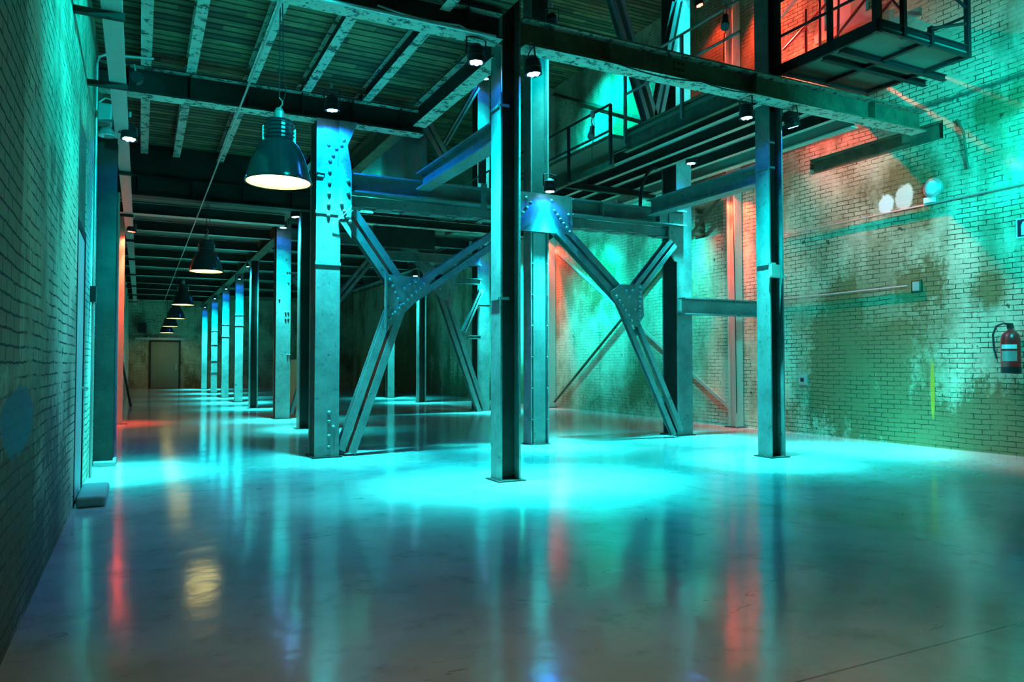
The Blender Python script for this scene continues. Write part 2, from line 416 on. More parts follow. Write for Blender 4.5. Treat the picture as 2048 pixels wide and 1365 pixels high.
colN = h_column(5.735, 10.6, .33, .26, 9.5, 'central H column under the big riveted plate, open side to the front', mat='steel', name='h_column')
bm = box(B(), 5.63, 5.85, 10.50, 10.53, 0, 3.4); obj('cover_plate', bm, 'steel', colN)
rivets(colN, line(5.60, .4, 5.60, 2.9, 6) + line(5.87, .4, 5.87, 2.9, 6), 10.47, .6)
colP = box_column(8.79, 10.82, .34, .42, 9.5, 'tall box column carrying the catwalk, left of the double-lamp column', ())
rivets(colP, [(8.68, 4.2), (8.68, 4.05), (8.68, 3.9), (8.68, 3.65), (8.68, 3.45), (8.68, 3.2), (8.70, .35), (8.72, .2), (8.8, .3)], 10.61, .9)
bm = plate(B(), [(8.30, 3.95), (8.62, 3.95), (8.62, 3.1), (8.42, 3.1), (8.30, 3.3)], 10.42, 10.45)
g = obj('gusset_plate', bm, 'steel', colP)
rivets(g, [(8.37, 3.8), (8.37, 3.6), (8.40, 3.3), (8.46, 3.38), (8.52, 3.46), (8.38, 3.18)], 10.42, .9)
# row at Y = 7.5
colM = h_column(3.665, 7.49, .25, .25, 9.2, 'dark H column standing nearest in the middle of the hall', bands=(4.15, 2.0), mat='steel')
colQ = h_column(7.88, 7.68, .26, .25, 9.2, 'H column with a lamp on either side, nearest to the right wall', bands=(4.35, 4.0, 2.66), mat='steel')
o = obj('clamp', box(box(B(), 7.70, 7.99, 7.50, 7.56, 2.48, 2.51), 7.74, 7.90, 7.51, 7.56, 2.51, 2.66), 'alu', colQ)
# aisle row
h_column(2.93, 15.15, .24, .24, 4.3, 'slim H column half hidden behind the broad riveted column', mat='steel')
colB = box_column(2.99, 18.15, .33, .36, 4.60, 'box column of the second frame, first behind the riveted column', ())
rivets(colB, [(2.90, 4.0), (3.05, 3.75), (3.07, 3.45), (3.12, 3.45), (3.10, 3.2), (3.04, 2.5), (3.10, 2.5), (3.04, 2.35), (3.10, 2.35), (2.9, 2.8), (3.09, 1.5), (3.14, 1.5)], 17.97, 1.0)
h_column(2.94, 22.65, .23, .24, 4.28, 'dark H column of the aisle row with one thin bright edge', mat='steel')
for x, y, col_, lab in ((2.95, 26.4, (2.9, 2.55), 'lamp-lit aisle column with a double collar, just left of the dark one'),
                        (2.88, 30.1, (2.75, 2.3), 'lamp-lit aisle column third from the far end of the row'),
                        (2.88, 34.8, (2.7, 2.1, 1.4, .9), 'aisle column second from the far end, ringed by several collars'),
                        (2.87, 40.2, (), 'farthest column of the aisle row, plain and lit blue at the top')):
    box_column(x, y, .25, .22, 4.28, lab, col_)
# hall row
box_column(8.40, 18.75, .36, .40, 9.5, 'tall column of the second frame with a glaring white lit face', (2.9,))
h_column(8.42, 23.65, .26, .26, 9.5, 'tall slim column seen right of the crossed blue braces', mat='steel')
box_column(8.48, 27.3, .26, .26, 9.5, 'farthest hall column, in the gap under the left riveted plate', (2.75, 3.2))

# ------------------------------------------------------------------ portal frames
def dbl(bm, a, b, w, y, depth=.16, gap=.05):
    """two channels back to back from a to b in the XZ plane at y"""
    p = (a[0], y, a[1]); q = (b[0], y, b[1]); k = (w - gap) / 2
    sweep(bm, p, q, off(U2(k, depth), -(gap + k) / 2, 0), (0, -1, 0))
    sweep(bm, p, q, off(U(k, depth), (gap + k) / 2, 0), (0, -1, 0))
    return bm
def brace(name, a, b, w, y, label, depth=.16, gap=.05, mat='steel', down=None):
    t = thing(name, label, 'brace', ((a[0] + b[0]) / 2, y, min(a[1], b[1])))
    for sgn, sec in ((-1, U2), (1, U)):
        k = (w - gap) / 2; p = (a[0], y, a[1]); q = (b[0], y, b[1])
        obj('channel', sweep(B(), p, q, off(sec(k, depth), sgn * (gap + k) / 2, 0), (0, -1, 0)), mat, t)
    n = max(2, int(math.dist(a, b) / .9))
    for i in range(n):
        f = (i + .5) / n; x = a[0] + (b[0] - a[0]) * f; z = a[1] + (b[1] - a[1]) * f
        d = Vector((b[0] - a[0], 0, b[1] - a[1])).normalized()
        bm = B(); c0 = Vector((x, y + depth / 2 - .01, z)); sweep(bm, c0 - d * .06, c0 + d * .06, R(w * .9, .012), (0, -1, 0))
        obj('batten_plate', bm, mat, t)
    return t
YB = 10.45
brace('knee_brace', (2.62, 3.42), (3.44, 2.30), .25, YB, 'blue upper strut from the riveted column down to the left riveted plate', mat='steel')
brace('knee_brace', (5.45, 3.62), (3.52, 2.28), .24, YB, 'long strut rising from the left riveted plate to the central column')
brace('knee_brace', (3.38, 2.28), (2.60, .06), .27, YB, 'lit blue strut from the left riveted plate down to the riveted column foot')
brace('knee_brace', (6.05, 3.50), (7.32, 2.38), .24, YB, 'long strut from the central plate down to the right riveted plate')
brace('knee_brace', (8.36, 3.42), (7.48, 2.45), .20, YB, 'short strut from the catwalk column down to the right riveted plate')
brace('knee_brace', (7.30, 2.40), (8.47, .08), .27, YB, 'slotted strut from the right riveted plate down to the catwalk column foot', depth=.09, gap=.10)
t = thing('gusset_plate', 'large blue triangular riveted plate where the left braces meet', 'plate', (3.4, YB - .1, 1.85))
obj('plate', plate(B(), [(3.14, 2.58), (3.60, 2.56), (3.80, 2.46), (3.62, 2.22), (3.28, 1.90), (3.14, 1.78), (3.12, 2.2)], YB - .13, YB - .10), 'steel', t)
rivets(t, line(3.20, 2.50, 3.36, 2.14, 5) + line(3.72, 2.47, 3.28, 2.03, 8) + [(3.50, 2.44), (3.42, 2.38), (3.58, 2.50), (3.20, 1.95), (3.19, 2.1), (3.24, 2.0)], YB - .13, 1.2)
obj('edge_angle', sweep(B(), (3.13, YB - .15, 2.58), (3.13, YB - .15, 1.80), R(.02, .05), (0, 1, 0)), 'steel', t)
t = thing('gusset_plate', 'dark blue riveted plate where the right braces meet', 'plate', (7.4, YB - .12, 1.9))
obj('plate', plate(B(), [(7.18, 2.62), (7.62, 2.64), (7.66, 2.1), (7.52, 1.92), (7.36, 1.98), (7.02, 2.42), (7.0, 2.5)], YB - .15, YB - .12), 'steel', t)
rivets(t, line(7.58, 2.58, 7.56, 2.02, 8) + line(7.10, 2.42, 7.40, 2.02, 6) + [(7.3, 2.52), (7.42, 2.52), (7.36, 2.42), (7.48, 2.35), (7.47, 2.2)], YB - .15, 1.3)
t = thing('gusset_plate', 'big rectangular riveted plate with a lamp on the central column', 'plate', (5.8, YB - .1, 3.42))
obj('plate', plate(B(), [(5.05, 4.02), (6.29, 4.02), (6.29, 3.46), (6.22, 3.40), (5.05, 3.40)], 10.38, 10.41), 'steel', t)
rivets(t, line(5.52, 3.85, 5.18, 3.42, 6) + line(5.95, 3.76, 6.24, 3.44, 6) + [(6.22, 3.72), (5.44, 3.92), (5.9, 3.92)], 10.38, 1.3)
# girders of the frame
def girder(p, q, w, h, label, name='steel_girder', mat='steel_dark', down=None, stiff=0, tf=.022):
    c = [(p[i] + q[i]) / 2 for i in range(3)]
    t = thing(name, label, 'beam', (c[0], c[1], c[2] - h / 2))
    obj('beam', sweep(B(), p, q, H(w, h, tf)), mat, t, down=down)
    P_, Q_ = Vector(p), Vector(q); d = (Q_ - P_).normalized()
    for i in range(stiff):
        m = P_.lerp(Q_, (i + .5) / stiff); bm = B()
        sweep(bm, m - d * .006, m + d * .006, R(w * .96, h - .04)); obj('stiffener', bm, mat, t)
    return t
girder((2.62, YB, 3.86), (5.05, YB, 3.86), .24, .27, 'blue girder from the riveted column to the central plate', mat='steel', stiff=0)
girder((6.29, YB, 3.86), (8.62, YB, 3.86), .24, .27, 'blue girder from the central plate to the catwalk column', mat='steel', stiff=2)
def tie(x0, x1, label):
    t = thing('slotted_tie', label, 'beam', ((x0 + x1) / 2, YB + .12, 3.56))
    bm = sweep(B(), (x0, YB + .22, 3.64), (x1, YB + .22, 3.64), off(U(.1, .14), -.08, 0)); sweep(bm, (x0, YB + .22, 3.64), (x1, YB + .22, 3.64), off(U2(.1, .14), .08, 0))
    obj('channel', bm, 'steel', t)
    n = int((x1 - x0) / .42)
    for i in range(n):
        x = x0 + (i + .5) * (x1 - x0) / n
        obj('batten_plate', box(B(), x - .12, x + .12, YB + .1, YB + .34, 3.555, 3.568), 'steel', t)
tie(2.55, 5.1, 'paired channels with slots just under the left blue girder')
tie(6.2, 8.55, 'paired channels with slots just under the right blue girder')
girder((3.70, 7.62, 3.97), (3.70, 10.33, 3.97), .22, .25, 'dark beam from the nearest column back to the left blue girder', mat='steel')
girder((7.85, 7.81, 3.97), (7.85, 10.33, 3.97), .22, .27, 'dark beam from the double-lamp column back to the right blue girder', mat='steel')
girder((8.62, 10.48, 2.32), (RX - .02, 10.48, 2.32), .18, .30, 'horizontal beam at mid height from the catwalk column to the right wall', mat='steel')
# top girders
girder((LX, 7.40, 5.02), (3.53, 7.40, 5.02), .24, .30, 'upper left girder with peeling underside running into the nearest column', mat='steel_dark', down='peel', stiff=5)
g = girder((3.80, 7.40, 5.02), (10.75, 7.40, 5.02), .26, .32, 'long rusty girder from the nearest column towards the right wall', mat='steel_rust', down='peel', stiff=3)
rivets(g, [(5.98 + .07 * i, z) for i in range(3) for z in (5.1, 5.02, 4.94)], 7.385, .8, True)
girder((LX, 10.45, 4.87), (3.72, 10.45, 4.87), .24, .36, 'transverse girder with peeling underside resting on the riveted column', mat='steel_dark', down='peel', stiff=6)
girder((LX, 14.85, 4.47), (3.05, 14.85, 4.47), .26, .36, 'deep dark transverse girder where the ceiling steps down', mat='steel_dark', down='steel_dark', stiff=4)
girder((3.62, 7.55, 4.93), (3.62, 10.30, 4.93), .20, .32, 'ceiling edge beam with ragged white underside behind the nearest column', mat='steel_dark', down='peel')
girder((3.50, 10.6, 4.98), (3.50, 14.7, 4.98), .20, .34, 'ceiling edge beam beyond the riveted column, above the pale sheet', mat='steel_rust', down='steel_rust')
girder((2.92, 15.0, 4.80), (2.92, 18.3, 4.80), .2, .24, 'short edge beam ending over the second frame column', mat='steel_rust')
girder((2.92, 18.4, 4.42), (2.92, EY, 4.42), .24, .28, 'long edge beam running over the row of aisle columns', mat='steel_rust', down='steel_rust', stiff=6)
# joists under the boards
BAY = {'in front of the nearest column': (BY, 7.28), 'between the nearest column and the riveted column': (7.52, 10.33), 'beyond the riveted column': (10.57, 14.72)}
ORD = ('first', 'second', 'third', 'fourth', 'fifth', 'sixth', 'seventh', 'eighth', 'ninth', 'tenth', 'eleventh', 'twelfth')
for bn, (y0, y1) in BAY.items():
    for i, x in enumerate((.02, .54, 1.28, 2.0, 2.84)):
        o = obj('ceiling_joist', sweep(B(), (x, y0, 5.14), (x, y1, 5.14), H(.12, .20, .012, .01)), 'steel_dark', origin=(x, (y0 + y1) / 2, 5.04), down='peel')
        tag(o, '%s lengthwise joist from the left wall, %s' % (ORD[i], bn), 'joist', 'lengthwise joists under the boards')
# transverse joists, aisle
for i, y in enumerate((16.8, 18.8, 21.0, 23.4, 25.8, 28.5, 31.2, 33.6, 36.2, 39.4)):
    o = obj('cross_joist', sweep(B(), (LX, y, 4.44), (2.80, y, 4.44), H(.16 if i else .26, .24, .014, .01)), 'steel_dark', origin=(1.1, y, 4.31), down='cream_steel')
    tag(o, '%s joist across the aisle ceiling, counted from the step in the ceiling' % ORD[i], 'joist', 'cross joists over the aisle')
for i, y in enumerate((18.9, 21.4, 23.9, 26.4, 29.5, 33.0, 37.0)):
    o = obj('cross_joist', sweep(B(), (3.06, y, 4.595), (8.0, y, 4.595), H(.18, .28, .016, .012)), 'steel_dark', origin=(5.6, y, 4.46), down='steel')
    tag(o, '%s dark joist across the hall ceiling behind the crossed braces' % ORD[i], 'joist', 'cross joists over the far hall')
girder((3.1, 15.2, 4.32), (8.3, 15.2, 4.32), .2, .2, 'slender cross beam behind the left blue girder', mat='steel_dark', down='peel')
girder((8.13, 18.96, 4.575), (8.13, EY, 4.575), .22, .32, 'edge beam of the far hall ceiling over the hall columns', mat='steel_dark', down='steel')
o = obj('hanging_panel', box(B(), 4.56, 5.98, 15.9, 16.0, 3.88, 4.62), 'steel_dark', origin=(5.2, 15.95, 3.88)); tag(o, 'dark panel hung behind the paired channels, left of the nearest column', 'panel')
o = obj('panel_hanger', sweep(B(), (5.2, 15.95, 4.62), (5.2, 15.24, 4.62), R(.1, .06)), 'steel_dark', origin=(5.2, 15.5, 4.6)); o.parent = None
tag(o, 'short arm holding the dark hanging panel', 'bracket')
t = thing('hanger_bracket', 'short lit hanger on the left blue girder beside the nearest column', 'bracket', (4.65, YB - .13, 3.7))
obj('upper_plate', box(B(), 4.58, 4.70, YB - .16, YB - .13, 4.05, 4.50), 'steel_dark', t); obj('lower_plate', box(B(), 4.62, 4.71, YB - .17, YB - .14, 3.66, 4.05), 'steel', t)
rivets(t, [(4.665, 4.0), (4.665, 3.72)], YB - .17, .5, name='bolt')
# second frame, Y = 18.4
YC = 18.35
brace('knee_brace', (3.30, 3.4), (4.05, 2.45), .2, YC, 'upper strut of the second frame beside its first column', mat='steel')
brace('knee_brace', (3.95, 2.35), (3.30, .06), .2, YC, 'lower strut leaning to the foot of the second frame column')
brace('knee_brace', (5.60, 4.45), (4.05, 2.50), .2, YC, 'far strut seen dim behind the left riveted plate')
brace('knee_brace', (5.90, 4.52), (7.02, 3.45), .28, YC, 'paired-channel strut crossing behind the left long strut')
brace('knee_brace', (6.95, 3.55), (8.24, .04), .28, YC, 'dark slanting strut ending at the foot of the glaring column')
brace('knee_brace', (8.25, 3.30), (7.72, 2.15), .12, YC, 'thin strut left of the glaring column', gap=.03)
t = thing('gusset_plate', 'dim pale plate of the second frame above the slanting strut', 'plate', (7.0, YC, 3.1))
obj('plate', plate(B(), [(6.45, 3.75), (7.42, 3.9), (7.5, 3.6), (7.36, 2.9), (7.0, 3.0), (6.7, 3.3)], YC - .14, YC - .11), 'steel', t)
rivets(t, line(6.7, 3.6, 7.1, 3.1, 5) + line(7.35, 3.7, 7.28, 3.1, 4), YC - .14, 1.1)
girder((7.3, YC, 3.50), (8.22, YC, 3.50), .14, .16, 'short lit strut between the dim plate and the glaring column', mat='steel')
girder((7.82, YC, 2.0), (8.22, YC, 2.0), .1, .1, 'small link from the slanting strut to the glaring column', mat='steel')
girder((3.2, YC, 4.40), (5.5, YC, 4.40), .2, .28, 'left cross girder of the second frame', mat='steel')
girder((5.5, YC - .02, 4.05), (8.2, YC - .02, 4.05), .2, .24, 'right cross girder of the second frame behind the hanger', mat='steel')
# braces in the upper hall
brace('upper_brace', (7.12, 7.75), (7.98, 5.40), .26, YB, 'upper brace slanting down above the long rusty girder', gap=.10)
brace('upper_brace', (8.58, 7.8), (8.05, 5.6), .20, YB, 'upper brace leaning against the catwalk column')
brace('upper_brace', (6.45, 7.9), (7.35, 6.4), .3, YC, 'far upper brace above the beam behind the nearest column')
brace('upper_brace', (8.1, 8.8), (7.15, 7.1), .14, YC, 'thin far upper brace left of the nearest column', gap=.03)
brace('upper_brace', (3.5, 9.3), (5.6, 6.2), .2, 26.0, 'upper brace far back over the hall ceiling', mat='steel_dark')
# curved bracket and stub posts under the catwalk
girder((7.55, 10.40, 3.95), (7.56, 10.40, 3.95), .02, .02, 'x', name='tmp') if False else None
t = thing('hanger_posts', 'pair of dark stub posts between the catwalk and the right blue girder', 'post', (7.75, 10.45, 3.99))
obj('post', sweep(B(), (7.45, 10.45, 3.99), (7.45, 10.45, 4.75), H(.14, .14)), 'steel_dark', t)
obj('post', sweep(B(), (8.30, 10.45, 3.99), (8.30, 10.45, 4.75), H(.2, .2)), 'steel_dark', t)
bm = B(); pts = [(8.05 - .35 * math.cos(a), 10.45, 4.72 - .7 * (1 - math.sin(a))) for a in [PI / 2 * (1 - k / 8) for k in range(9)]]
tube(bm, pts, .03); obj('curved_strut', bm, 'steel_dark', t)

# ------------------------------------------------------------------ catwalk
t = thing('catwalk', 'long raised walkway behind the catwalk column with beams showing below', 'walkway', (8.3, 9.0, 4.87))
obj('deck', box(B(), 7.25, 9.60, 7.84, 10.3, 5.10, 5.16), 'deck_under', t)
obj('deck', box(box(box(B(), 7.0, 8.58, 10.3, 18.0, 5.08, 5.14), 9.0, 9.6, 10.3, 18.0, 5.08, 5.14), 8.58, 9.0, 11.08, 18.0, 5.08, 5.14), 'deck_under', t)
obj('fascia', sweep(B(), (7.25, 7.56, 5.02), (7.25, 10.25, 5.02), U2(.08, .36)), 'steel_rust', t)
obj('fascia', sweep(B(), (7.02, 10.3, 4.72), (7.02, 18.0, 4.72), U2(.08, .26)), 'steel_rust', t)
for x in (7.60, 8.10, 8.5, 9.06): obj('stringer', sweep(B(), (x, 7.56, 4.97), (x, 18.0, 4.97), H(.10, .20, .012, .01)), 'steel_dark', t, down='cream_steel')
obj('stringer', sweep(B(), (9.5, 7.56, 4.95), (9.5, 18.0, 4.95), H(.14, .26)), 'cream_steel', t)
for y in (12.5, 15.2): obj('cross_bearer', sweep(B(), (7.0, y, 4.80), (9.6, y, 4.80), H(.1, .12)), 'steel_dark', t)
def railing(x, ys, z0, tops, y0, y1, label, mat='black', axis='y', name='railing', fixed=0):
    t = thing(name, label, 'railing', (x if axis == 'y' else (y0 + y1) / 2, (y0 + y1) / 2 if axis == 'y' else x, z0))
    for y in ys:
        bm = box(B(), x - .022, x + .022, y - .022, y + .022, z0, tops[0]) if axis == 'y' else box(B(), y - .022, y + .022, x - .022, x + .022, z0, tops[0])
        obj('post', bm, mat, t)
    for z in tops:
        p, q = ((x, y0, z), (x, y1, z)) if axis == 'y' else ((y0, x, z), (y1, x, z))
        obj('rail', tube(B(), [p, q], .021), mat, t)
    return t
railing(6.955, (10.25, 11.6, 13.2, 15.0, 17.0), 4.60, (5.62, 5.18), 10.25, 18.0, 'dark railing along the far catwalk, left of the upper braces')
railing(7.185, (10.15, 8.70), 4.95, (6.22, 5.78), 7.50, 10.15, 'railing on the near catwalk running up behind the long rusty girder', mat='steel')
# ------------------------------------------------------------------ platform
t = thing('steel_platform', 'small cantilevered platform with railings high beside the right wall', 'platform', (8.9, 6.7, 5.35))
obj('deck_plate', box(B(), 8.0, 9.74, 6.0, 7.55, 5.40, 5.42), 'deck_under', t)
for nm, a, b in (('edge_channel', (8.0, 5.98, 5.42), (8.0, 7.75, 5.42)), ('edge_channel', (9.74, 5.98, 5.42), (9.74, 7.55, 5.42)), ('edge_channel', (7.98, 6.0, 5.42), (9.76, 6.0, 5.42)), ('edge_channel', (7.98, 7.53, 5.42), (9.76, 7.53, 5.42))):
    obj(nm, sweep(B(), a, b, U(.05, .15)), 'black', t)
for a, b in (((8.05, 6.62, 5.36), (10.2, 6.62, 5.36)), ((8.05, 6.88, 5.36), (10.15, 6.88, 5.36)), ((8.85, 6.03, 5.38), (8.85, 7.5, 5.38))):
    obj('bearer', sweep(B(), a, b, H(.07, .08, .01, .01)), 'black', t)
for x, y, w in ((8.0, 6.03, .11), (8.0, 6.72, .06), (8.45, 6.0, .06), (9.74, 6.0, .06), (8.98, 6.0, .05)):
    top = 6.45 if w != .05 else 5.6
    obj('post', box(B(), x - w / 2, x + w / 2, y - .03, y + .03, 5.34, top), 'black', t)
for p, q in (((8.0, 6.03, 5.9), (8.0, 7.55, 5.9)), ((8.0, 6.03, 6.4), (8.0, 7.55, 6.4)), ((9.74, 6.0, 5.90), (9.74, 7.5, 5.90)), ((8.98, 6.0, 5.58), (9.74, 6.0, 5.80)), ((8.0, 6.0, 6.4), (9.74, 6.0, 6.4)), ((9.3, 6.0, 6.15), (9.74, 6.0, 6.0))):
    obj('rail', tube(B(), [p, q], .02), 'black', t)
# stair rails above, near the right wall
t = thing('stair', 'red-lit metal stair flight on the right wall above the platform', 'stair', (10.5, 8.6, 6.6))
obj('stringer', sweep(B(), (10.25, 7.0, 6.5), (10.25, 9.9, 6.62), R(.05, .12)), 'cream_steel', t)
obj('stringer', sweep(B(), (10.25, 9.66, 7.54), (10.25, 7.6, 8.6), R(.05, .05)), 'cream_steel', t)
for p, q in (((10.3, 9.66, 6.95), (10.3, 7.9, 7.75)), ((10.3, 8.86, 6.6), (10.3, 8.86, 8.3)), ((10.3, 8.5, 6.62), (10.3, 8.45, 8.3)), ((10.3, 8.75, 6.6), (10.3, 7.4, 7.5)), ((10.35, 9.2, 6.62), (10.35, 9.2, 7.5)), ((10.3, 8.0, 6.6), (10.3, 7.5, 6.9)), ((10.3, 7.5, 6.9), (10.3, 7.3, 6.6))):
    obj('rail', tube(B(), [p, q], .024), 'red', t)  # pale metal rails, the red light on them painted as red
for k in range(4): obj('tread', box(B(), 10.25, 10.96, 7.3 + k * .55, 7.75 + k * .55, 6.54, 6.58), 'cream_steel', t)
obj('wall_bracket', sweep(B(), (10.2, 7.6, 6.55), (RX, 7.6, 6.55), R(.05, .08)), 'cream_steel', t); obj('wall_bracket', sweep(B(), (10.2, 9.5, 6.58), (RX, 9.5, 6.58), R(.05, .08)), 'cream_steel', t)

# ------------------------------------------------------------------ right wall furniture
t = thing('wall_post', 'red-lit post on the right wall beside the double-lamp column', 'column', (10.87, 11.55, 0))
obj('shaft', sweep(B(), (10.87, 11.55, 0), (10.87, 11.55, 9.5), H(.2, .22), (0, 1, 0)), 'cream_steel', t); obj('base_plate', box(B(), 10.72, 10.99, 11.38, 11.72, 0, .015), 'steel_dark', t)
t = thing('wall_post', 'red-lit post on the right wall beside the central column', 'column', (10.87, 19.2, 0))
obj('shaft', sweep(B(), (10.87, 19.2, 0), (10.87, 19.2, 9.5), H(.22, .22), (0, 1, 0)), 'cream_steel', t); obj('base_plate', box(B(), 10.70, 10.99, 19.0, 19.4, 0, .015), 'steel_dark', t)
for a, b, lab in (((10.93, 19.0, .15), (10.93, 11.72, 4.95), 'thin diagonal brace on the right wall rising to the near red post'), ((10.90, 11.68, .28), (10.90, 19.0, 4.6), 'thin diagonal brace on the right wall falling to the near red post foot')):
    o = obj('wall_brace', sweep(B(), a, b, L(.08)), 'steel_rust' if a[1] > 15 else 'cream_steel', origin=a); tag(o, lab, 'brace')
for (y0, z0, y1, z1, zz, lab) in ((10.4, 3.74, 2.0, 3.86, 0, 'long thin conduit along the right wall under the round lamp'), (10.4, 2.52, 7.8, 2.54, 0, 'thin conduit on the right wall running to the black junction box')):
    o = obj('conduit', tube(B(), [(RX - .03, y0, z0), (RX - .03, y1, z1)], .013), 'alu', origin=(RX - .03, y0, z0)); tag(o, lab, 'pipe')
t = thing('bulkhead_lamp', 'unlit round bulkhead lamp on the right wall above a white box', 'lamp', (RX, 7.34, 4.02))
obj('housing', lathe(B(), (RX, 7.34, 4.02), [(.15, 0), (.15, -.05), (.12, -.07), (.001, -.07)], 24, 'x'), 'alu', t)
obj('glass', lathe(B(), (RX, 7.34, 4.02), [(.11, -.07), (.09, -.10), (.05, -.115), (.001, -.12)], 24, 'x'), 'label_w', t)
o = obj('switch_box', bevel(box(B(), RX - .05, RX, 7.31, 7.49, 3.80, 3.89), .008), 'label_w', origin=(RX, 7.4, 3.84)); tag(o, 'small white box directly under the round lamp on the right wall', 'box')
t = thing('junction_box', 'blackened junction box in a small hole of the right wall', 'box', (RX, 7.65, 2.5))
obj('body', bevel(box(B(), RX - .02, RX + .075, 7.58, 7.73, 2.43, 2.61), .01), 'steel_rust', t); obj('cover', box(B(), RX - .028, RX - .02, 7.6, 7.71, 2.45, 2.59), 'alu', t)
t = thing('wall_socket', 'small grey square socket low on the right wall beside the double-lamp column', 'socket', (RX, 9.92, 1.0))
obj('body', bevel(box(B(), RX - .05, RX, 9.82, 10.0, .90, 1.09), .012), 'alu', t); obj('knob', box(B(), RX - .07, RX - .05, 9.88, 9.94, .96, 1.03), 'black', t)
t = thing('wall_bracket', 'rusty bent bracket on the right wall above and right of the round lamp', 'bracket', (RX, 6.8, 4.4))
obj('arm', tube(B(), [(RX - .02, 6.95, 4.97), (RX - .10, 6.80, 4.72)], .022), 'steel_rust', t); obj('bar', tube(B(), [(RX - .10, 6.80, 4.74), (RX - .02, 6.80, 4.20)], .018), 'steel_rust', t)
# fire extinguisher
ex, ey = 10.84, 6.16
t = thing('fire_extinguisher', 'red fire extinguisher with black hose cut by the right picture edge', 'extinguisher', (ex, ey, 1.16))
obj('cylinder', lathe(B(), (ex, ey, 1.16), [(.001, 0), (.10, 0), (.12, .025), (.12, .46), (.11, .53), (.07, .58), (.035, .60), (.035, .63), (.001, .63)], 32), 'red', t, smooth=True)
obj('base_ring', lathe(B(), (ex, ey, 1.16), [(.123, 0), (.123, .09)], 32), 'black', t, smooth=True)
obj('valve', box(box(B(), ex - .03, ex + .03, ey - .03, ey + .03, 1.78, 1.84), ex - .11, ex + .05, ey - .012, ey + .012, 1.84, 1.86), 'black', t)
obj('hose', tube(B(), [(ex, ey, 1.82), (ex - .06, ey + .05, 1.86), (ex - .12, ey + .12, 1.82), (ex - .13, ey + .16, 1.70), (ex - .13, ey + .15, 1.5), (ex - .12, ey + .12, 1.36)], .014), 'cable', t, smooth=True)
def arc_label(z0, z1, a0, a1, r=.1215):
    bm = B(); n = 10; A = [a0 + (a1 - a0) * i / n for i in range(n + 1)]
    lo = [bm.verts.new((ex + r * math.cos(a), ey + r * math.sin(a), z0)) for a in A]; hi = [bm.verts.new((ex + r * math.cos(a), ey + r * math.sin(a), z1)) for a in A]
    lo2 = [bm.verts.new((ex + (r - .004) * math.cos(a), ey + (r - .004) * math.sin(a), z0)) for a in A]; hi2 = [bm.verts.new((ex + (r - .004) * math.cos(a), ey + (r - .004) * math.sin(a), z1)) for a in A]
    for i in range(n): bm.faces.new((lo[i], lo[i + 1], hi[i + 1], hi[i])); bm.faces.new((lo2[i], lo2[i + 1], hi2[i + 1], hi2[i]))
    return bm
obj('label', arc_label(1.50, 1.56, 2.6, 4.3), 'label_w', t); obj('label', arc_label(1.33, 1.47, 2.6, 4.3), 'alu', t)
obj('mount', box(B(), ex + .1, RX, ey - .03, ey + .03, 1.55, 1.65), 'black', t)
t = thing('safety_sign', 'square dark sign with white border cut by the right picture edge', 'sign', (RX, 6.02, 3.2))
obj('board', box(B(), RX - .012, RX, 5.85, 6.14, 3.05, 3.33), 'label_w', t); obj('face', box(B(), RX - .015, RX - .012, 5.87, 6.12, 3.07, 3.31), 'sign_blk', t)
bm = B(); bm2 = [(6.07, 3.09), (5.92, 3.09), (5.92, 3.20), (5.95, 3.27), (6.0, 3.29), (6.05, 3.27), (6.07, 3.22)]
a = [bm.verts.new((RX - .018, y, z)) for y, z in bm2]; b = [bm.verts.new((RX - .015, y, z)) for y, z in bm2]; bm.faces.new(a); bm.faces.new(b[::-1])
for i in range(7): bm.faces.new((a[i], a[(i + 1) % 7], b[(i + 1) % 7], b[i]))
obj('symbol', bm, 'label_w', t)

# ------------------------------------------------------------------ left wall furniture
t = thing('wall_column', 'dark weathered steel column against the left wall on a pale plinth', 'column', (-.40, 10.95, 0))
obj('shaft', sweep(B(), (-.405, 10.95, .06), (-.405, 10.95, 4.66), H(.22, .30), (0, 1, 0)), 'steel_dark', t); obj('plinth', bevel(box(B(), LX + .01, -.26, 10.68, 11.2, 0, .06), .01), 'rubber', t)
t = thing('wall_column', 'red-lit steel post against the left wall behind the dark one', 'column', (-.40, 18.0, 0))
obj('shaft', sweep(B(), (-.42, 18.0, 0), (-.42, 18.0, 4.5), H(.19, .24), (0, 1, 0)), 'cream_steel', t); obj('base_plate', box(B(), LX + .01, -.22, 17.85, 18.2, 0, .02), 'steel', t)
rivets(t, [(-.42, .25), (-.42, .6), (-.42, 1.1), (-.42, 2.0), (-.42, 2.9)], 17.9, 1.0)
t = thing('leaning_pole', 'dark pole leaning at the foot of the left wall beyond the red-lit post', 'pole', (-.3, 26, 0))
obj('pole', tube(B(), [(-.22, 24.5, 0.02), (-.48, 25.2, 1.35)], .035), 'black', t)
t = thing('cable_tray', 'long pale cable tray hung along the left wall below the joists', 'tray', (-.245, 20, 4.1))
bm = sweep(B(), (-.245, BY, 4.20), (-.245, 41.5, 4.20), [(-.078, 0), (.078, 0), (.078, .05), (.072, .05), (.072, .006), (-.072, .006), (-.072, .05), (-.078, .05)])
obj('channel', bm, 'tray', t)
for y in (6.9, 8.65, 12.6, 16.2, 19.5, 23, 27, 31, 35, 39):
    obj('hanger_arm', box(B(), LX, -.15, y - .03, y + .03, 4.145, 4.195), 'steel_dark', t)
t = thing('conduit_run', 'thin pale conduit climbing the left wall beside the dark column and bending to the right', 'pipe', (LX + .03, 9.9, 0))
obj('pipe', tube(B(), [(LX + .03, 9.75, .0), (LX + .03, 9.75, 4.75), (LX + .05, 9.75, 4.85), (LX + .12, 9.78, 4.90), (.1, 9.8, 4.95)], .016), 'alu', t)
